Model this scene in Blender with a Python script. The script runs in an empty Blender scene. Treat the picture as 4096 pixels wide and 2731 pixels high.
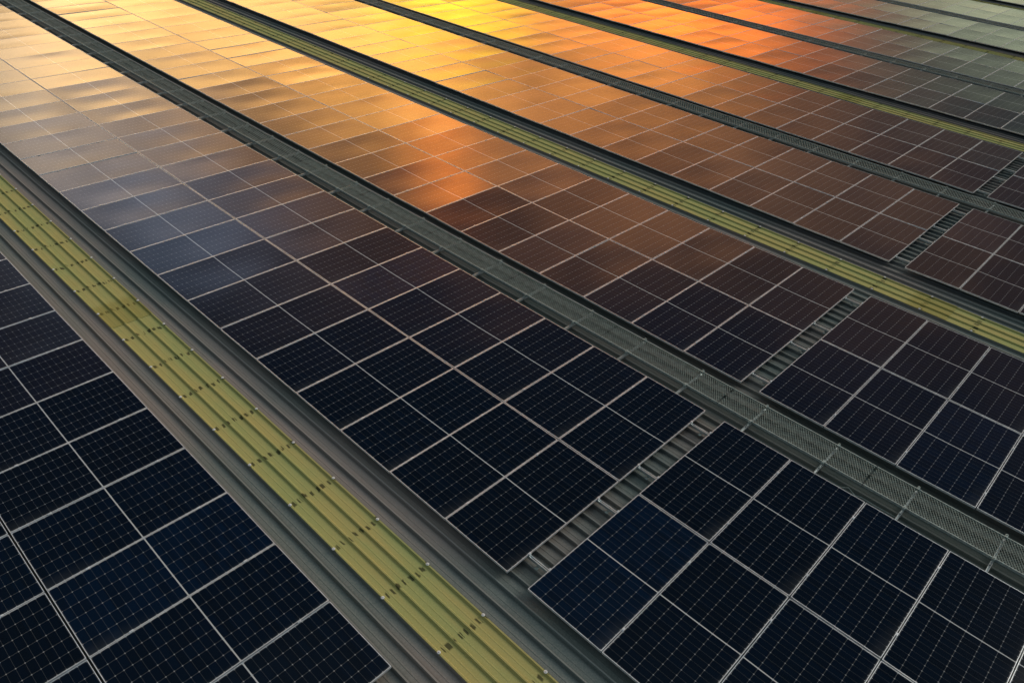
import bpy, math, random
from math import radians as R_, sin, cos, pi
random.seed(11)
C = bpy.context.scene.collection
scn = bpy.context.scene

# ------------------------------------------------------------------ camera
cam_d = bpy.data.cameras.new('camera'); cam = bpy.data.objects.new('camera', cam_d); C.objects.link(cam)
from mathutils import Matrix, Vector
CR = Vector((0.69343225, -0.71768807, 0.06384001))
CU = Vector((0.38357333, 0.44270408, 0.81048417))
CF = Vector((0.60993706, 0.53752854, -0.58227129))
CP = Vector((-4.63742454, -3.86958685, 7.82213784))
FPX = 3066.85
cam.matrix_world = Matrix(((CR.x, CU.x, -CF.x, CP.x), (CR.y, CU.y, -CF.y, CP.y), (CR.z, CU.z, -CF.z, CP.z), (0, 0, 0, 1)))
cam_d.sensor_fit = 'HORIZONTAL'; cam_d.sensor_width = 36.0; cam_d.lens = FPX / 4096 * 36.0
cam_d.clip_start = 0.1; cam_d.clip_end = 3000
scn.camera = cam
def pix(x, y, z=0.0):
    d = Vector((x, y, z)) - CP; w = d.dot(CF)
    if w < 0.3: return None
    return 2048 + FPX * d.dot(CR) / w, 1365.5 - FPX * d.dot(CU) / w

# ------------------------------------------------------------------ world: overcast dusk sky with a sunset break
SUN_AZ, SUN_EL = 52.0, 4.0
world = bpy.data.worlds.new('World'); scn.world = world; world.use_nodes = True
wt = world.node_tree; wt.nodes.clear()
class G:
    """tiny helper to write node maths"""
    def __init__(s, t): s.t = t
    def n(s, kind, **kw):
        o = s.t.nodes.new(kind)
        for k, v in kw.items(): setattr(o, k, v)
        return o
    def put(s, sock, v):
        if isinstance(v, bpy.types.NodeSocket): s.t.links.new(v, sock)
        else: sock.default_value = v
    def m(s, op, a, b=None, c=None, clamp=False):
        o = s.n('ShaderNodeMath', operation=op, use_clamp=clamp); s.put(o.inputs[0], a)
        if b is not None: s.put(o.inputs[1], b)
        if c is not None: s.put(o.inputs[2], c)
        return o.outputs[0]
    def vs(s, v, k):
        o = s.n('ShaderNodeVectorMath', operation='SCALE')
        s.put(o.inputs[0], v); s.put(o.inputs['Scale'], k); return o.outputs[0]
    def va(s, a, b, op='ADD'):
        o = s.n('ShaderNodeVectorMath', operation=op); s.put(o.inputs[0], a); s.put(o.inputs[1], b); return o.outputs[0]
    def mix(s, f, a, b):
        o = s.n('ShaderNodeMix', data_type='RGBA'); s.put(o.inputs['Factor'], f)
        s.put(o.inputs['A'], a); s.put(o.inputs['B'], b); return o.outputs['Result']
    def sm(s, x, lo, hi):
        o = s.n('ShaderNodeMapRange', interpolation_type='SMOOTHSTEP'); s.put(o.inputs['Value'], x)
        o.inputs['From Min'].default_value = lo; o.inputs['From Max'].default_value = hi; return o.outputs['Result']
    def noise(s, v, scale, detail=3.0, rough=0.5, dist=0.0):
        o = s.n('ShaderNodeTexNoise'); s.put(o.inputs['Vector'], v); o.inputs['Scale'].default_value = scale
        o.inputs['Detail'].default_value = detail; o.inputs['Roughness'].default_value = rough
        o.inputs['Distortion'].default_value = dist; return o.outputs['Fac']
g = G(wt)
tc = g.n('ShaderNodeTexCoord').outputs['Generated']
sp = g.n('ShaderNodeSeparateXYZ'); wt.links.new(tc, sp.inputs[0])
el = g.m('MULTIPLY', g.m('ARCSINE', sp.outputs[2]), 180 / pi)
az = g.m('MULTIPLY', g.m('ARCTAN2', sp.outputs[1], sp.outputs[0]), 180 / pi)
# the cloud edges wander: shift elevation by slow noise
scl = g.va(tc, (1.0, 1.0, 3.2), 'MULTIPLY')
n1 = g.noise(scl, 3.2, 3.0, 0.5, 0.3)
n2 = g.noise(g.va(scl, (5.1, 2.2, 0.7)), 11.0, 3.0, 0.55, 0.5)
elw = g.m('ADD', el, g.m('MULTIPLY', g.m('SUBTRACT', n1, 0.5), 7.0))
azw = g.m('ADD', az, g.m('MULTIPLY', g.m('SUBTRACT', n2, 0.5), 6.0))
PATCH = [  # azimuth, elevation, spread az, spread el, radiance
    (67, 14.0, 12, 5.0, (4.9, 2.75, 0.85)),
    (54, 18.5, 8, 4.4, (5.4, 2.3, 0.36)),
    (47.8, 23.6, 3.0, 3.3, (4.4, 0.85, 0.0)),
    (48.5, 13.0, 4.8, 2.2, (4.8, 3.1, 0.0)),
    (37, 14.0, 10, 5.2, (3.0, 1.10, 0.18)),
    (41, 21.5, 13, 6.0, (1.25, 0.36, 0.04)),
    (76, 15.5, 6, 5.0, (0.9, 0.9, 0.75)),
    (31, 11.2, 8, 2.1, (4.4, 0.70, 0.0)),
    (10, 8.5, 10, 4.2, (0.85, 0.98, 0.62)),
    (72, 22.0, 9, 4.0, (1.35, 1.30, 1.35)),
    (69, 27.0, 9, 3.3, (0.24, 0.60, 1.05)),
    (42, 23.5, 34, 7.5, (0.92, 0.48, 0.24)),
    (50, 2.5, 34, 4.0, (3.0, 1.5, 0.45)),
    (45, 33, 55, 6.5, (0.05, 0.05, 0.10)),
]
acc = None
for a0, e0, sa, se, col in PATCH:
    u = g.m('DIVIDE', g.m('SUBTRACT', azw, a0), sa); v = g.m('DIVIDE', g.m('SUBTRACT', elw, e0), se)
    w = g.m('EXPONENT', g.m('MULTIPLY', g.m('ADD', g.m('MULTIPLY', u, u), g.m('MULTIPLY', v, v)), -1.0))
    t = g.vs(col, w); acc = t if acc is None else g.va(acc, t)
n3 = g.noise(g.va(tc, (1.0, 1.0, 7.0), 'MULTIPLY'), 5.5, 3.0, 0.55, 0.3)
n4 = g.noise(g.va(tc, (1.0, 1.0, 9.0), 'MULTIPLY'), 12.0, 1.0, 0.5, 0.2)
cl = g.m('ADD', 0.46, g.m('MULTIPLY', g.sm(g.m('ADD', g.m('MULTIPLY', n3, 0.65), g.m('MULTIPLY', n4, 0.35)), 0.38, 0.60), 0.90))
acc = g.vs(acc, cl)
# high and rear sky: thinner cloud, brighter and cool
u = g.m('DIVIDE', g.m('SUBTRACT', az, 42.0), 78.0)
u2 = g.m('MULTIPLY', u, u)
front = g.m('EXPONENT', g.m('MULTIPLY', g.m('MULTIPLY', u2, u2), -1.0))
zen = g.sm(el, 50.0, 74.0)
opn = g.m('SUBTRACT', 1.0, g.m('MULTIPLY', front, g.m('SUBTRACT', 1.0, zen)))
amb = g.vs((0.05, 0.060, 0.058), opn)
# sky patches added to light the roof, outside the view's reflections: right, left, zenith
def fill_patch(a0, e0, sa, se, col):
    d = g.m('SUBTRACT', az, a0); u = g.m('DIVIDE', d, sa); v = g.m('DIVIDE', g.m('SUBTRACT', el, e0), se)
    return g.vs(col, g.m('EXPONENT', g.m('MULTIPLY', g.m('ADD', g.m('MULTIPLY', u, u), g.m('MULTIPLY', v, v)), -1.0)))
amb = g.va(amb, fill_patch(-27, 35, 10, 13, (12.5, 12.0, 10.8)))
amb = g.va(amb, fill_patch(114, 34, 12, 14, (1.6, 1.7, 1.5)))
amb = g.va(amb, fill_patch(45, 84, 90, 15, (1.4, 1.6, 1.55)))
sky = g.n('ShaderNodeTexSky', sky_type='NISHITA', sun_disc=False, sun_elevation=R_(SUN_EL), sun_rotation=R_(90 - SUN_AZ))
nish = g.vs(sky.outputs[0], g.m('MULTIPLY', g.m('ADD', 0.02, opn), 0.012))
tot = g.va(g.va(g.va(acc, amb), nish), (0.009, 0.030, 0.068))
bg = g.n('ShaderNodeBackground'); wt.links.new(tot, bg.inputs[0]); bg.inputs[1].default_value = 1.0
wo = g.n('ShaderNodeOutputWorld'); wt.links.new(bg.outputs[0], wo.inputs[0])

sd = bpy.data.lights.new('sun', 'SUN'); sd.energy = 0.35; sd.angle = R_(10); sd.color = (1.0, 0.62, 0.30)
so = bpy.data.objects.new('sun', sd); C.objects.link(so)
dv = Vector((cos(R_(SUN_AZ)) * cos(R_(SUN_EL)), sin(R_(SUN_AZ)) * cos(R_(SUN_EL)), sin(R_(SUN_EL))))
so.rotation_euler = dv.to_track_quat('Z', 'Y').to_euler(); so.location = dv * 60

scn.render.engine = 'CYCLES'
scn.view_settings.view_transform = 'Standard'; scn.view_settings.look = 'None'
scn.view_settings.exposure = 0.0; scn.view_settings.gamma = 1.0
scn.cycles.max_bounces = 5

# ------------------------------------------------------------------ materials
def newmat(name):
    m = bpy.data.materials.new(name); m.use_nodes = True; t = m.node_tree
    return m, G(t), t.nodes['Principled BSDF']

def metal_mat(name, col, rough, metallic, var=0.12, scale=9.0):
    m, g, b = newmat(name)
    o = g.n('ShaderNodeNewGeometry').outputs['Position']
    n = g.noise(o, scale, 4.0, 0.6)
    c = g.mix(g.sm(n, 0.3, 0.7), (*[x * (1 - var) for x in col], 1), (*[min(1, x * (1 + var)) for x in col], 1))
    g.put(b.inputs['Base Color'], c); b.inputs['Metallic'].default_value = metallic
    g.put(b.inputs['Roughness'], g.m('ADD', rough - 0.06, g.m('MULTIPLY', n, 0.12)))
    return m
M_FRAME = metal_mat('anodised_aluminium', (0.80, 0.84, 0.86), 0.42, 0.55)
M_RAIL = metal_mat('mill_aluminium', (0.62, 0.68, 0.68), 0.40, 0.6)
M_GALV = metal_mat('galvanised_steel', (0.34, 0.41, 0.39), 0.65, 0.1, 0.25, 30)
M_MESH = metal_mat('weathered_grating', (0.21, 0.27, 0.25), 0.8, 0.0, 0.3, 12)
M_DARKM = metal_mat('dark_zinc', (0.16, 0.19, 0.19), 0.55, 0.4, 0.25)
M_CAP = metal_mat('white_plastic', (0.80, 0.80, 0.78), 0.5, 0.0, 0.05)
M_BLACK = metal_mat('black_rubber', (0.02, 0.02, 0.02), 0.6, 0.0)
M_WALL = metal_mat('wall_cladding', (0.35, 0.37, 0.36), 0.6, 0.1)

# panel glass: uv is in metres, u 0..2.264 (long), v 0..1.134
PL, PW = 2.260, 1.139
def glass_mat():
    m, g, b = newmat('solar_cells_under_glass')
    uv = g.n('ShaderNodeUVMap').outputs[0]
    s = g.n('ShaderNodeSeparateXYZ'); g.t.links.new(uv, s.inputs[0]); U, V = s.outputs[0], s.outputs[1]
    mg = 0.014
    # fold the two half modules
    h = g.m('ABSOLUTE', g.m('SUBTRACT', U, PL / 2))             # 0 at midline
    pu = (PL / 2 - 0.008 - mg) / 12; pv = (PW - 2 * mg) / 6
    cu = g.m('DIVIDE', g.m('SUBTRACT', h, 0.008), pu)
    cv = g.m('DIVIDE', g.m('SUBTRACT', V, mg), pv)
    du = g.m('MULTIPLY', g.m('ABSOLUTE', g.m('SUBTRACT', g.m('FRACT', g.m('ADD', cu, 0.5)), 0.5)), pu)   # metres to nearest cell edge
    dv = g.m('MULTIPLY', g.m('ABSOLUTE', g.m('SUBTRACT', g.m('FRACT', g.m('ADD', cv, 0.5)), 0.5)), pv)
    l1 = g.m('LESS_THAN', du, 0.0011); l2 = g.m('LESS_THAN', dv, 0.0017)
    dia = g.m('LESS_THAN', g.m('ADD', du, dv), 0.0100)
    mid = g.m('LESS_THAN', h, 0.0075)
    em = g.m('MINIMUM', g.m('MINIMUM', U, g.m('SUBTRACT', PL, U)), g.m('MINIMUM', V, g.m('SUBTRACT', PW, V)))
    edge = g.m('LESS_THAN', em, 0.0135)
    bus = g.m('LESS_THAN', g.m('ABSOLUTE', g.m('SUBTRACT', g.m('FRACT', g.m('MULTIPLY', cv, 9.0)), 0.5)), 0.022)
    line = g.m('MAXIMUM', g.m('MULTIPLY', l1, 0.17), g.m('MULTIPLY', l2, 0.24))
    line = g.m('MAXIMUM', line, g.m('MULTIPLY', dia, 0.52))
    line = g.m('MAXIMUM', line, g.m('MULTIPLY', bus, 0.02))
    line = g.m('MAXIMUM', line, g.m('MULTIPLY', edge, 0.06))
    line = g.m('MAXIMUM', line, mid)
    oi = g.n('ShaderNodeObjectInfo')
    rnd = oi.outputs['Random']
    blue = g.m('MAXIMUM', g.m('MULTIPLY', g.m('POWER', rnd, 8.0), 0.3), g.m('MULTIPLY', oi.outputs['Object Index'], 0.55))
    pos = g.n('ShaderNodeNewGeometry').outputs['Position']
    cellid = g.n('ShaderNodeTexWhiteNoise', noise_dimensions='3D')
    cvx = g.n('ShaderNodeCombineXYZ'); g.put(cvx.inputs[0], g.m('FLOOR', g.m('DIVIDE', U, pu))); g.put(cvx.inputs[1], g.m('FLOOR', cv)); g.put(cvx.inputs[2], rnd)
    g.t.links.new(cvx.outputs[0], cellid.inputs['Vector'])
    base = g.mix(blue, (0.0018, 0.0062, 0.0150, 1), (0.0025, 0.014, 0.042, 1))
    base = g.mix(g.m('MULTIPLY', cellid.outputs['Value'], 0.5), base, (0.0028, 0.0050, 0.0080, 1))
    col = g.mix(line, base, (0.52, 0.55, 0.56, 1))
    # dust washed to the low corner and along the low edge, plus faint speckle
    nd = g.noise(pos, 6.0, 4.0, 0.6)
    ns = g.noise(pos, 60.0, 2.0, 0.6)
    cd = g.m('SQRT', g.m('ADD', g.m('MULTIPLY', g.m('MULTIPLY', U, U), 0.35), g.m('MULTIPLY', g.m('MULTIPLY', V, V), 5.0)))
    dust = g.m('MULTIPLY', g.sm(cd, 0.50, 0.0), g.m('MULTIPLY', nd, 0.10))
    dust = g.m('ADD', dust, g.m('MULTIPLY', g.sm(V, 0.07, 0.0), g.m('MULTIPLY', nd, 0.06)))
    dust = g.m('ADD', dust, g.m('MULTIPLY', ns, 0.006))
    vo = g.n('ShaderNodeTexVoronoi'); g.t.links.new(g.va(pos, (1.0, 0.8, 1.0), 'MULTIPLY'), vo.inputs['Vector']); vo.inputs['Scale'].default_value = 1.3
    vc = g.n('ShaderNodeSeparateColor'); g.t.links.new(vo.outputs['Color'], vc.inputs[0])
    spot = g.m('MULTIPLY', g.m('GREATER_THAN', vc.outputs[0], 0.86), g.m('LESS_THAN', g.m('ADD', vo.outputs['Distance'], g.m('MULTIPLY', g.m('SUBTRACT', ns, 0.5), 0.03)), g.m('MULTIPLY', vc.outputs[1], 0.030)))
    dust = g.m('ADD', dust, g.m('MULTIPLY', spot, 0.35))
    col = g.mix(dust, col, (0.30, 0.32, 0.30, 1))
    g.put(b.inputs['Base Color'], col)
    g.put(b.inputs['Roughness'], g.m('ADD', 0.055, g.m('MULTIPLY', nd, 0.05)))
    b.inputs['IOR'].default_value = 1.30
    # structured solar glass
    bp = g.n('ShaderNodeBump'); bp.inputs['Strength'].default_value = 0.10; bp.inputs['Distance'].default_value = 0.0022
    g.put(bp.inputs['Height'], g.m('ADD', g.noise(pos, 22.0, 2.0, 0.6), g.m('MULTIPLY', g.noise(pos, 85.0, 1.0, 0.5), 0.55))); g.t.links.new(bp.outputs[0], b.inputs['Normal'])
    return m
M_GLASS = glass_mat()

RP = 12.005 / 51; RIB0 = 0.137
def roof_mat():
    m, g, b = newmat('coated_roof_steel')
    pos = g.n('ShaderNodeNewGeometry').outputs['Position']
    big = g.noise(g.va(pos, (1.0, 0.35, 1.0), 'MULTIPLY'), 0.55, 3.0, 0.55)
    st = g.noise(g.va(pos, (14.0, 0.6, 1.0), 'MULTIPLY'), 1.0, 4.0, 0.6)
    sp = g.noise(pos, 70.0, 3.0, 0.7)
    c = g.mix(g.sm(big, 0.38, 0.62), (0.28, 0.24, 0.215, 1), (0.155, 0.19, 0.175, 1))
    c = g.mix(g.m('MULTIPLY', g.sm(st, 0.45, 0.75), 0.30), c, (0.13, 0.13, 0.12, 1))
    c = g.mix(g.m('MULTIPLY', g.sm(sp, 0.42, 0.62), 0.40), c, (0.32, 0.31, 0.29, 1))
    px = g.n('ShaderNodeSeparateXYZ'); g.t.links.new(pos, px.inputs[0])
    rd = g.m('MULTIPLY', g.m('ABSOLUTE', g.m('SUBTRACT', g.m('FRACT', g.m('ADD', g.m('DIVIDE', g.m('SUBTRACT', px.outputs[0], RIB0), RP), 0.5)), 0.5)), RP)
    c = g.mix(g.m('MULTIPLY', g.sm(rd, 0.060, 0.030), g.m('MULTIPLY', g.sm(rd, 0.012, 0.020), 0.38)), c, (0.05, 0.06, 0.055, 1))  # shade along the rib flanks, put into the colour
    c = g.mix(g.m('MULTIPLY', g.m('LESS_THAN', rd, 0.0105), 0.32), c, (0.36, 0.36, 0.33, 1))  # rib tops coloured lighter, as if catching the light
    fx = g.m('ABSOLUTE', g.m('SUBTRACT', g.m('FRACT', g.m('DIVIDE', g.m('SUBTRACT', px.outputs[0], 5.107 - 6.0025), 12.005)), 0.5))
    c = g.mix(g.m('MULTIPLY', g.sm(fx, 0.075, 0.035), g.m('ADD', 0.30, g.m('MULTIPLY', st, 0.4))), c, (0.055, 0.072, 0.062, 1))  # walkway corridors darkened in the colour to deepen their shade
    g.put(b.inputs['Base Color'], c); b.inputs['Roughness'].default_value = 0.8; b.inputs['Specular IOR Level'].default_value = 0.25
    b.inputs['IOR'].default_value = 1.4
    return m
M_ROOF = roof_mat()

def sky_sheet_mat():
    m, g, b = newmat('yellowed_skylight_sheet')
    uv = g.n('ShaderNodeUVMap').outputs[0]                       # u = across, v = metres along from the sheet end
    s = g.n('ShaderNodeSeparateXYZ'); g.t.links.new(uv, s.inputs[0]); U, V = s.outputs[0], s.outputs[1]
    pos = g.n('ShaderNodeNewGeometry').outputs['Position']
    ps = g.n('ShaderNodeSeparateXYZ'); g.t.links.new(pos, ps.inputs[0])
    big = g.noise(g.va(pos, (2.5, 0.5, 1.0), 'MULTIPLY'), 1.0, 3.0, 0.6)
    st = g.noise(g.va(pos, (26.0, 1.2, 1.0), 'MULTIPLY'), 1.0, 3.0, 0.6)
    sp = g.noise(pos, 80.0, 3.0, 0.7)
    c = g.mix(g.sm(big, 0.35, 0.65), (0.47, 0.41, 0.145, 1), (0.37, 0.40, 0.145, 1))
    c = g.mix(g.m('MULTIPLY', g.sm(st, 0.50, 0.75), 0.25), c, (0.34, 0.30, 0.08, 1))
    c = g.mix(g.m('MULTIPLY', g.sm(sp, 0.45, 0.65), 0.40), c, (0.58, 0.56, 0.27, 1))
    # shade on one flank of each rib, painted into the colour
    rf = g.m('FRACT', g.m('ADD', g.m('DIVIDE', g.m('SUBTRACT', U, RIB0), RP), 0.5))
    rd = g.m('ABSOLUTE', g.m('SUBTRACT', rf, 0.40))
    c = g.mix(g.m('MULTIPLY', g.sm(rd, 0.16, 0.02), 0.22), c, (0.10, 0.115, 0.03, 1))
    # dark smears behind the fastener rows
    row = g.m('FRACT', g.m('ADD', g.m('SUBTRACT', ps.outputs[1], 0.83), 0.5))
    rr = g.m('ABSOLUTE', g.m('SUBTRACT', row, 0.5))
    sm_n = g.noise(g.va(pos, (34.0, 3.0, 1.0), 'MULTIPLY'), 1.0, 1.0, 0.5)
    dsh = g.m('ABSOLUTE', g.m('SUBTRACT', g.m('FRACT', g.m('ADD', g.m('DIVIDE', U, RP / 2.5), g.m('MULTIPLY', sm_n, 0.8))), 0.5))
    off = g.m('MULTIPLY', g.m('SUBTRACT', g.noise(g.va(pos, (9.0, 1.0, 1.0), 'MULTIPLY'), 1.0, 1.0), 0.5), 0.14)
    ro = g.m('ABSOLUTE', g.m('SUBTRACT', row, g.m('ADD', 0.5, off)))
    smear = g.m('MULTIPLY', g.m('MULTIPLY', g.sm(ro, 0.060, 0.030), g.sm(dsh, 0.30, 0.18)), g.sm(sm_n, 0.36, 0.42))
    c = g.mix(g.m('MULTIPLY', smear, 0.85), c, (0.035, 0.04, 0.02, 1))
    # the doubled lap is darker and its streaks stronger
    lap = g.m('MULTIPLY', g.sm(V, 0.90, 0.70), 0.42)
    c = g.mix(lap, c, (0.26, 0.22, 0.04, 1))
    g.put(b.inputs['Base Color'], c); b.inputs['Roughness'].default_value = 0.85; b.inputs['Specular IOR Level'].default_value = 0.2
    return m
RP = 12.005 / 51; RIB0 = 0.137
M_SKYL = sky_sheet_mat()

def ground_mat():
    m, g, b = newmat('yard_asphalt')
    pos = g.n('ShaderNodeNewGeometry').outputs['Position']
    g.put(b.inputs['Base Color'], g.mix(g.noise(pos, 0.3, 5.0, 0.6), (0.04, 0.045, 0.04, 1), (0.07, 0.07, 0.06, 1)))
    b.inputs['Roughness'].default_value = 0.9
    return m
M_GROUND = ground_mat()

# ------------------------------------------------------------------ mesh helpers
class MB:
    def __init__(s): s.v = []; s.f = []; s.uv = None
    def box(s, x0, x1, y0, y1, z0, z1):
        n = len(s.v)
        s.v += [(x0, y0, z0), (x1, y0, z0), (x1, y1, z0), (x0, y1, z0), (x0, y0, z1), (x1, y0, z1), (x1, y1, z1), (x0, y1, z1)]
        s.f += [(n, n+3, n+2, n+1), (n+4, n+5, n+6, n+7), (n, n+1, n+5, n+4), (n+1, n+2, n+6, n+5), (n+2, n+3, n+7, n+6), (n+3, n, n+4, n+7)]
    def bar(s, a, b, w, h):                     # horizontal bar between two points, width w, height h, z = top
        ax, ay, az_ = a; bx, by, bz = b
        L = math.hypot(bx - ax, by - ay); nx, ny = -(by - ay) / L * w / 2, (bx - ax) / L * w / 2
        n = len(s.v)
        for dz in (-h, 0):
            s.v += [(ax - nx, ay - ny, az_ + dz), (bx - nx, by - ny, bz + dz), (bx + nx, by + ny, bz + dz), (ax + nx, ay + ny, az_ + dz)]
        s.f += [(n, n+3, n+2, n+1), (n+4, n+5, n+6, n+7), (n, n+1, n+5, n+4), (n+1, n+2, n+6, n+5), (n+2, n+3, n+7, n+6), (n+3, n, n+4, n+7)]
    def cyl(s, x, y, z0, z1, r0, r1=None, k=10):
        r1 = r0 if r1 is None else r1; n = len(s.v)
        for z, r in ((z0, r0), (z1, r1)):
            s.v += [(x + r * cos(2 * pi * i / k), y + r * sin(2 * pi * i / k), z) for i in range(k)]
        s.f += [(n + i, n + (i + 1) % k, n + k + (i + 1) % k, n + k + i) for i in range(k)]
        s.f += [tuple(n + k + i for i in range(k)), tuple(n + k - 1 - i for i in range(k))]
    def tube(s, pts, r, k=6):
        n0 = len(s.v)
        for i, p in enumerate(pts):
            a = Vector(pts[max(0, i - 1)]); b = Vector(pts[min(len(pts) - 1, i + 1)]); t = (b - a).normalized()
            u = t.cross(Vector((0, 0, 1))).normalized(); w = u.cross(t)
            s.v += [tuple(Vector(p) + r * (u * cos(2 * pi * j / k) + w * sin(2 * pi * j / k))) for j in range(k)]
        for i in range(len(pts) - 1):
            for j in range(k):
                a = n0 + i * k + j; b = n0 + i * k + (j + 1) % k; s.f.append((a, b, b + k, a + k))
        s.f += [tuple(n0 + j for j in range(k)), tuple(n0 + (len(pts) - 1) * k + k - 1 - j for j in range(k))]
    def mesh(s, name, mat, smooth=False):
        me = bpy.data.meshes.new(name); me.from_pydata(s.v, [], s.f)
        me.materials.append(mat)
        if smooth: me.polygons.foreach_set('use_smooth', [True] * len(me.polygons))
        me.update(); return me

def link(name, me, parent=None, loc=None):
    o = bpy.data.objects.new(name, me); C.objects.link(o)
    if parent: o.parent = parent
    if loc: o.location = loc
    return o
def tag(o, label=None, cat=None, group=None, kind=None):
    if label: o['label'] = label
    if cat: o['category'] = cat
    if group: o['group'] = group
    if kind: o['kind'] = kind
    return o

# ------------------------------------------------------------------ layout constants
PITCH = 1.154; WCOL = 2.284; GAP = 0.331
STRIP_X = [-6.360, 0.0, 5.646]
for k in range(1, 5): STRIP_X += [12.005 * k, 12.005 * k + 5.646]
STRIP_X.append(12.005 * 5)                                       # 12 strips, index 0..11
SPH = ['left of the nearest skylight', 'between nearest skylight and nearest walkway', 'between nearest walkway and second skylight',
       'between second skylight and second walkway', 'between second walkway and third skylight', 'between third skylight and third walkway',
       'between third walkway and fourth skylight', 'between fourth skylight and fourth walkway', 'between fourth walkway and fifth skylight',
       'beyond the fifth skylight']
ORD = ['zeroth', 'first', 'second', 'third', 'fourth', 'fifth', 'sixth', 'seventh', 'eighth', 'ninth', 'tenth', 'eleventh', 'twelfth', 'thirteenth',
       'fourteenth', 'fifteenth', 'sixteenth', 'seventeenth', 'eighteenth', 'nineteenth', 'twentieth', 'twenty-first', 'twenty-second', 'twenty-third',
       'twenty-fourth', 'twenty-fifth', 'twenty-sixth', 'twenty-seventh', 'twenty-eighth', 'twenty-ninth', 'thirtieth', 'thirty-first', 'thirty-second']
def row_y(r): return r * PITCH + 0.0075 if r >= 0 else -GAP + r * PITCH + 0.0075

# ------------------------------------------------------------------ ground and building
gm = MB(); gm.v = [(-900, -900, -9), (1200, -900, -9), (1200, 1200, -9), (-900, 1200, -9)]; gm.f = [(0, 1, 2, 3)]
tag(link('ground', gm.mesh('ground', M_GROUND)), kind='structure')

ZR = -0.180; RH = 0.052                                          # roof pan height, rib height
def rib_profile(x0, x1):
    """points (x, z) of the ribbed sheet between x0 and x1"""
    pts = [(x0, None)]
    k = math.floor((x0 - RIB0) / RP) - 1
    while RIB0 + k * RP < x1 + RP:
        c = RIB0 + k * RP
        for dx, z in ((-0.030, 0), (-0.010, RH), (0.010, RH), (0.030, 0), (0.036 + 0.058, 0), (0.036 + 0.064, 0.004), (0.036 + 0.074, 0.004), (0.036 + 0.08, 0)):
            pts.append((c + dx, z))
        k += 1
    def zat(x):
        d = abs((x - RIB0 + RP / 2) % RP - RP / 2)
        return 0 if d > 0.030 else (RH if d < 0.010 else RH * (0.030 - d) / 0.020)
    inner = [p for p in pts[1:] if x0 < p[0] < x1]
    return [(x0, zat(x0))] + inner + [(x1, zat(x1))]
def sheet(name, mat, x0, x1, y0, y1, z, nseg=1, uvy=None, thick=0.0):
    pr = rib_profile(x0, x1); mb = MB()
    if mat is M_SKYL: pr = [(x, 0.45 * RH + 0.55 * h) for x, h in pr]          # the rooflight has a shallower profile
    n = len(pr)
    ys = [y0 + (y1 - y0) * i / nseg for i in range(nseg + 1)]
    for y in ys:
        mb.v += [(x, y, z + h) for x, h in pr]
    for i in range(nseg):
        for j in range(n - 1):
            a = i * n + j; mb.f.append((a, a + 1, a + n + 1, a + n))
    if thick:                                                    # drop the near end so that the lap has an edge
        b0 = len(mb.v); mb.v += [(x, y0, z + h - thick) for x, h in pr]
        for j in range(n - 1): mb.f.append((b0 + j, b0 + j + 1, j + 1, j))
    me = mb.mesh(name, mat)
    if uvy is not None:
        uv = me.uv_layers.new(name='UVMap')
        for lp in me.loops:
            v = me.vertices[lp.vertex_index].co; uv.data[lp.index].uv = (v.x, v.y - uvy)
    return me
BX0, BX1, BY0, BY1 = -34.0, 76.0, -26.0, 74.0
bld = link('warehouse_building', None, None, (20, 20, -9))
tag(bld, 'large metal warehouse roof of ribbed sheets carrying all the solar panels', 'building')
def bpart(name, me):
    o = link(name, me, bld); o.location = (-20, -20, 9); return o
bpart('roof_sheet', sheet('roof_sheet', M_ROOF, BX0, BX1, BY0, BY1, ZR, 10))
wb = MB()
wb.box(BX0 + .3, BX0 + .5, BY0 + .3, BY1 - .3, -8.99, ZR - 0.05); wb.box(BX1 - .5, BX1 - .3, BY0 + .3, BY1 - .3, -8.99, ZR - 0.05)
wb.box(BX0 + .5, BX1 - .5, BY0 + .3, BY0 + .5, -8.99, ZR - 0.05); wb.box(BX0 + .5, BX1 - .5, BY1 - .5, BY1 - .3, -8.99, ZR - 0.05)
bpart('wall', wb.mesh('wall', M_WALL))
LAPS = [8.30, -1.68, 5.4, 12.4, 9.0]
cap = MB(); cap.cyl(0, 0, 0, 0.006, 0.024, 0.020); cap.cyl(0, 0, 0.006, 0.016, 0.012, 0.010, 6)
cap_me = cap.mesh('screw_cap', M_CAP)
for i in range(5):
    xa = RIB0 - 6 * RP + 12.005 * i - 0.012; xb = RIB0 - 3 * RP + 12.005 * i + 0.012; lp = LAPS[i]
    near = bpart('skylight_sheet', sheet('skylight_sheet', M_SKYL, xa, xb, BY0, lp + 0.8, ZR + 0.005, 6, uvy=BY0 - 2))
    far = bpart('skylight_sheet', sheet('skylight_sheet', M_SKYL, xa, xb, lp, BY1, ZR + 0.013, 6, uvy=lp, thick=0.006))
    if i > 2: continue
    for k in range(-5, 30):
        y = 0.83 + k * 1.0
        for x in (xa + 0.012, xb - 0.012):
            p = pix(x, y, ZR + RH)
            if not p or not (-60 < p[0] < 4160 and -60 < p[1] < 2790) or (Vector((x, y, 0)) - CP).length > 27: continue
            o = link('screw_cap', cap_me, far if y > lp else near, (x + random.uniform(-.006, .006), y + random.uniform(-.012, .012), ZR + RH + (0.014 if y > lp else 0.006)))

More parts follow.
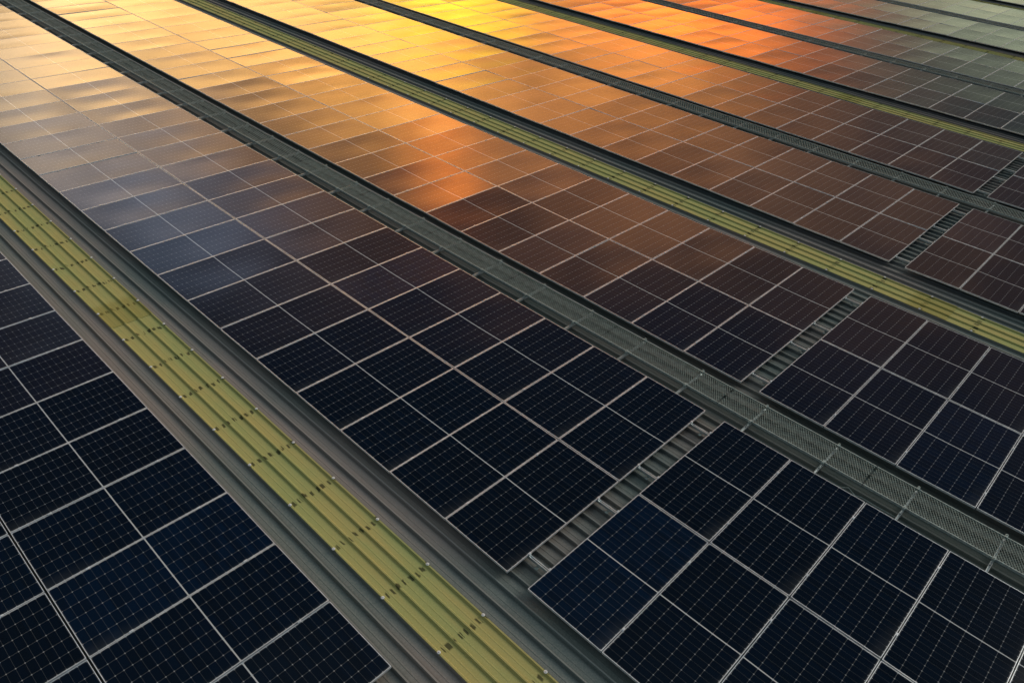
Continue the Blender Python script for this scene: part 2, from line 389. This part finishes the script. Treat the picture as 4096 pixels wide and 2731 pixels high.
# ------------------------------------------------------------------ solar panels
def frame_mesh():
    mb = MB(); l = 0.0078; H = 0.035
    for x0, x1, y0, y1 in ((0, PL, 0, l), (0, PL, PW - l, PW), (0, l, l, PW - l), (PL - l, PL, l, PW - l)):
        mb.box(x0, x1, y0, y1, -H, 0)
    me = mb.mesh('frame', M_FRAME)
    return me
def glass_mesh(k):
    rnd = random.Random(k); nx, ny = 10, 6; l = 0.0078; mb = MB()
    a = rnd.uniform(-0.0070, -0.0032); t1 = rnd.uniform(-.0009, .0009); t2 = rnd.uniform(-.0009, .0009)
    for j in range(ny + 1):
        for i in range(nx + 1):
            u, v = i / nx, j / ny
            z = -0.0022 + a * sin(pi * u) ** 0.8 * sin(pi * v) + t1 * sin(2 * pi * u) * sin(pi * v) + t2 * sin(pi * u) * sin(2 * pi * v)
            mb.v.append((l + u * (PL - 2 * l), l + v * (PW - 2 * l), z))
    for j in range(ny):
        for i in range(nx):
            q = j * (nx + 1) + i; mb.f.append((q, q + 1, q + nx + 2, q + nx + 1))
    me = mb.mesh('glass', M_GLASS, True)
    uv = me.uv_layers.new(name='UVMap')
    for lp in me.loops:
        v = me.vertices[lp.vertex_index].co; uv.data[lp.index].uv = (v.x, v.y)
    return me
FR = frame_mesh(); GL = [glass_mesh(k) for k in range(9)]

cands = []
for s in range(12):
    for c in (0, 1):
        for r in range(-9, 40):
            x, y = STRIP_X[s] + c * WCOL + 0.011, row_y(r)
            pp = [pix(x + a, y + b) for a in (0, PL) for b in (0, PW)]
            vis = all(pp) and max(p[0] for p in pp) > 6 and min(p[0] for p in pp) < 4090 and max(p[1] for p in pp) > 6 and min(p[1] for p in pp) < 2725
            area = 0
            if vis:
                q = [pp[0], pp[2], pp[3], pp[1]]
                q = [(min(4096, max(0, a)), min(2731, max(0, b))) for a, b in q]
                area = abs(sum(q[i][0] * q[(i + 1) % 4][1] - q[(i + 1) % 4][0] * q[i][1] for i in range(4))) / 2
            ctr = Vector((x + PL / 2, y + PW / 2, 0)) - CP
            if ctr.length > 75: continue
            cands.append((-area, s, c, r, x, y))
cands.sort()
def tilt_for(s, c, r):
    rr = random.Random(s * 1009 + c * 131 + r * 17)
    return R_(max(-.6, min(.6, rr.gauss(0, 0.32)))), R_(max(-.2, min(.2, rr.gauss(0, 0.12)))), rr
N_IND = 300
def look(x, y, s_, c_, r_):
    d = (Vector((x + PL / 2, y + PW / 2, 0)) - CP).normalized(); e = math.degrees(math.asin(-d.z)); a = math.degrees(math.atan2(d.y, d.x))
    if (s_, c_, r_) in ((0, 1, 2), (1, 0, -1)): return 'deep-blue'
    if e > 30: return 'near-black'
    if e < 17.5 and a > 53: return 'golden'
    if e < 15.5 and 44 < a <= 53: return 'yellow-lit'
    if 14 < e < 26 and 44 < a < 56: return 'orange-lit'
    if e < 14 and 22 < a <= 44: return 'orange-brown'
    if 23 < e < 29 and a > 65: return 'slate-blue'
    if e < 25 and a > 18: return 'brown'
    return 'dark'
first = None
used = 0
rest = []
for na, s, c, r, x, y in cands:
    rx, ry, rr = tilt_for(s, c, r)
    if used < N_IND and na < -20:
        used += 1
        root = link('solar_panel', None, None, (x, y, 0)) if first is None else first[0].copy()
        if first is None:
            fr = link('frame', FR, root); gl = link('glass', GL[0], root); first = (root, fr, gl)
        else:
            C.objects.link(root)
            fr = first[1].copy(); fr.parent = root; C.objects.link(fr)
            gl = first[2].copy(); gl.parent = root; C.objects.link(gl)
        gl.data = GL[rr.randrange(9)]
        gl.pass_index = 1 if (s, c, r) in ((0, 1, 2), (1, 0, -1), (1, 1, 5)) else 0          # bluer modules
        dz = -(sin(rx) * PW / 2 - sin(ry) * PL / 2)
        root.location = (x, y, dz + rr.uniform(-.001, .001)); root.rotation_euler = (rx, ry, R_(rr.uniform(-.04, .04)))
        where = f'{ORD[r + 1]} past the cross gap' if r >= 0 else f'{ORD[-r]} before the cross gap'
        lab = f"{look(x, y, s, c, r)} panel, {where}, {'left' if c == 0 else 'right'} column, {SPH[s] if s < 10 else SPH[9]}"
        tag(root, lab, 'solar panel', 'solar panels in rows on the warehouse roof')
    else:
        rest.append((x, y, rx, ry, rr))
# the farther and out-of-frame panels: one mesh
mb = MB(); gf = []; uvs = {}
for x, y, rx, ry, rr in rest:
    dz = -(sin(rx) * PW / 2 - sin(ry) * PL / 2)
    T = Matrix.Translation((x, y, dz)) @ Matrix.Rotation(ry, 4, 'Y') @ Matrix.Rotation(rx, 4, 'X')
    n0 = len(mb.v)
    mb.v += [tuple(T @ v.co) for v in FR.vertices]; mb.f += [tuple(n0 + i for i in p.vertices) for p in FR.polygons]
    me = GL[rr.randrange(9)]; n1 = len(mb.v)
    mb.v += [tuple(T @ v.co) for v in me.vertices]
    for i, v in enumerate(me.vertices): uvs[n1 + i] = (v.co.x, v.co.y)
    for p in me.polygons: gf.append(len(mb.f)); mb.f.append(tuple(n1 + i for i in p.vertices))
fm = mb.mesh('solar_panel_field', M_FRAME); fm.materials.append(M_GLASS)
for i in gf: fm.polygons[i].material_index = 1; fm.polygons[i].use_smooth = True
uv = fm.uv_layers.new(name='UVMap')
for lp in fm.loops:
    if lp.vertex_index in uvs: uv.data[lp.index].uv = uvs[lp.vertex_index]
tag(link('solar_panel_field', fm), 'small far solar panels filling the top edge of the roof', 'solar panels', kind='stuff')

# ------------------------------------------------------------------ mounting rails with clamps and feet
RX = [0.42, 1.815, WCOL + 0.47, WCOL + 1.865]
clm = MB(); clm.box(-0.022, 0.022, -0.0145, 0.0145, 0.0005, 0.0045); clm.box(-0.02, 0.02, -0.006, 0.006, -0.035, 0.0005); clm.cyl(0, 0, 0.0045, 0.0125, 0.0075, None, 6)
clm_me = clm.mesh('clamp', M_FRAME)
ecl = MB(); ecl.box(-0.02, 0.02, -0.012, 0.012, 0.0005, 0.0045); ecl.box(-0.02, 0.02, -0.016, -0.012, -0.036, 0.0045); ecl.cyl(0, -0.004, 0.0045, 0.0125, 0.0075, None, 6)
ecl_me = ecl.mesh('end_clamp', M_FRAME)
ft = MB(); ft.box(0.026, 0.032, -0.03, 0.03, -0.118, -0.045); ft.box(0.026, 0.075, -0.03, 0.03, -0.1225, -0.117); ft.cyl(0.055, 0, -0.117, -0.107, 0.009, None, 6)
ft.box(-0.055, 0.026, -0.022, 0.022, -0.1225, -0.117)
ft_me = ft.mesh('rail_foot', M_GALV)
def rail_mesh(y0, y1):
    mb = MB()                                                    # slotted channel: two lips, two webs, floor
    mb.box(-0.020, -0.016, y0, y1, -0.082, -0.0365); mb.box(0.016, 0.020, y0, y1, -0.082, -0.0365); mb.box(-0.016, 0.016, y0, y1, -0.082, -0.078)
    mb.box(-0.016, -0.006, y0, y1, -0.0405, -0.0367); mb.box(0.006, 0.016, y0, y1, -0.0405, -0.0367)
    return mb.mesh('channel', M_RAIL)
rail_me = rail_mesh(-9.0, 42.0)
for s in range(0, 5):
    for q in range(4):
        x = STRIP_X[s] + RX[q]
        rt = link('mounting_rail', None, None, (x, 0, 0))
        pos_l = 'under panels ' + SPH[s] if s else 'under panels left of the nearest skylight'
        tag(rt, f'{ORD[q + 1]} silver rail from the left, {pos_l}', 'rail', 'slotted rails under the solar panels')
        link('channel', rail_me, rt)
        for r in range(-6, 30):
            for y, me, nm, rz in ([(row_y(r) - 0.0075, clm_me, 'clamp', 0)] if r not in (0,) and r != 0 else [(row_y(0), ecl_me, 'end_clamp', 0), (row_y(-1) + PW, ecl_me, 'end_clamp', pi)]):
                p = pix(x, y)
                if not p or not (-40 < p[0] < 4136 and -40 < p[1] < 2770) or (Vector((x, y, 0)) - CP).length > 24: continue
                o = link(nm, me, rt, (0, y, 0)); o.rotation_euler.z = rz
        yf = -0.20
        p = pix(x, yf)
        if p and -50 < p[0] < 4150 and -50 < p[1] < 2780:
            o = link('rail_foot', ft_me, rt, (0, yf + random.uniform(-.05, .05), 0))

# ------------------------------------------------------------------ grating walkways
ZW = -0.012; WX0, WX1 = 4.885, 5.420; SEG = 2.44; SY0 = 0.60
def grate_mesh(L, p, w):
    mb = MB(); W = WX1 - WX0 - 0.03; x0 = 0.015
    sl = 1.65                                                     # bar slope: dx per dy
    n = int((L + W / sl) / p) + 1
    for sgn in (1, -1):
        for i in range(-1, n + 1):
            ys = i * p - W / sl
            # line x = x0 + sgn*sl*(y - ys) clipped to the segment
            if sgn > 0: ya, yb = ys, ys + W / sl; xa, xb = x0, x0 + W
            else: ya, yb = ys, ys + W / sl; xa, xb = x0 + W, x0
            if yb < 0.01 or ya > L - 0.01: continue
            def at(y): return xa + (xb - xa) * (y - ya) / (yb - ya)
            y1, y2 = max(ya, 0.01), min(yb, L - 0.01)
            if y2 - y1 < 0.004: continue
            z = 0 if sgn > 0 else -0.0015
            mb.bar((at(y1), y1, z), (at(y2), y2, z), w if sgn > 0 else w * 0.40, 0.005)
    return mb.mesh('grating', M_MESH)
grn = grate_mesh(SEG - 0.01, 0.041, 0.0074); grf = grate_mesh(SEG - 0.01, 0.082, 0.0120)
er = MB(); er.box(0, 0.005, 0, SEG - 0.01, -0.035, 0.006); er.box(0.005, 0.016, 0, SEG - 0.01, 0.002, 0.006); er_me = er.mesh('edge_angle', M_GALV)
er2 = MB(); er2.box(-0.005, 0, 0, SEG - 0.01, -0.035, 0.006); er2.box(-0.016, -0.005, 0, SEG - 0.01, 0.002, 0.006); er2_me = er2.mesh('edge_angle', M_GALV)
cs = MB(); W = WX1 - WX0
cs.box(-0.25, W + 0.03, -0.016, -0.013, -0.085, -0.040); cs.box(-0.25, W + 0.03, 0.013, 0.016, -0.085, -0.040); cs.box(-0.25, W + 0.03, -0.013, 0.013, -0.085, -0.081)
cs_me = cs.mesh('cross_support', M_RAIL)
hc = MB(); hc.box(-0.035, -0.002, -0.018, 0.018, -0.038, 0.012); hc.cyl(-0.018, 0, 0.012, 0.028, 0.009, None, 6); hc.box(-0.002, 0.03, -0.018, 0.018, 0.0075, 0.0115)
hc_me = hc.mesh('hold_down_clip', M_GALV)
hb = MB(); hb.box(-0.10, -0.02, -0.025, 0.025, -0.1225, -0.117); hb.box(-0.08, -0.074, -0.025, 0.025, -0.117, -0.086); hb.cyl(-0.045, 0, -0.117, -0.102, 0.012, None, 6)
hb_me = hb.mesh('foot', M_DARKM)
WLAB = ['nearest grey mesh grating walkway running between two dark panel strips', 'second grey mesh walkway from the camera, up the middle distance',
        'third grating walkway from the camera, crossing the upper right', 'fourth and farthest grating walkway, thin strip at top right corner']
for i in range(4):
    ox = 12.005 * i
    wk = link('grating_walkway', None, None, (ox + WX0, 0, ZW)); tag(wk, WLAB[i], 'walkway', 'grating walkways between the panel strips')
    for k in range(-4, 15):
        y = SY0 - 0.61 + k * SEG
        a = pix(ox + 5.1, y, 0); b = pix(ox + 5.1, y + SEG, 0)
        vis = (a and -300 < a[0] < 4400 and -300 < a[1] < 3000) or (b and -300 < b[0] < 4400 and -300 < b[1] < 3000)
        if not vis: continue
        near = (Vector((ox + 5.1, y, 0)) - CP).length < 19
        link('grating', grn if near else grf, wk, (random.uniform(-.004, .004), y + random.uniform(-.004, .004), random.uniform(-.003, .002)))
        link('edge_angle', er_me, wk, (0, y, 0)); link('edge_angle', er2_me, wk, (W, y, 0))
        for j in (0, 1):
            yy = y + 0.61 + 1.22 * j + random.uniform(-.02, .02)
            so_ = link('cross_support', cs_me, wk, (random.uniform(-.01, .01), yy, 0))
            if (Vector((ox + 5.1, yy, 0)) - CP).length < 24:
                link('hold_down_clip', hc_me, so_, (0, 0, 0)); h2 = link('hold_down_clip', hc_me, so_, (W, 0, 0)); h2.rotation_euler.z = pi
                link('foot', hb_me, so_, (0.0, 0, 0)).location.z = -ZW

# loose cable ends and clips lying on the roof beside the nearest walkway
cb = MB(); cb.tube([(4.74, -2.02, ZR + .012), (4.75, -2.2, ZR + .012), (4.80, -2.32, ZR + .05), (4.76, -2.45, ZR + .014), (4.80, -2.52, ZR + .012), (4.79, -2.75, ZR + .012), (4.80, -3.05, ZR + .012)], 0.006)
tag(link('cable', cb.mesh('cable', M_GALV)), 'thin pale loose cable lying on the roof beside the nearest walkway', 'cable')
jb = MB(); jb.box(5.50, 5.56, 4.86, 4.95, ZR + RH, ZR + RH + 0.06); jb.tube([(5.53, 4.87, ZR + .07), (5.51, 4.80, ZR + .11), (5.47, 4.74, ZR + .08), (5.46, 4.66, ZR + .05)], 0.010)
jb.tube([(5.53, 4.95, ZR + .07), (5.50, 5.0, ZR + .12), (5.53, 5.08, ZR + .08), (5.56, 5.16, ZR + .06)], 0.010)
tag(link('cable_connector', jb.mesh('cable_connector', M_BLACK)), 'small black cable connector at the far edge of the nearest walkway', 'connector')
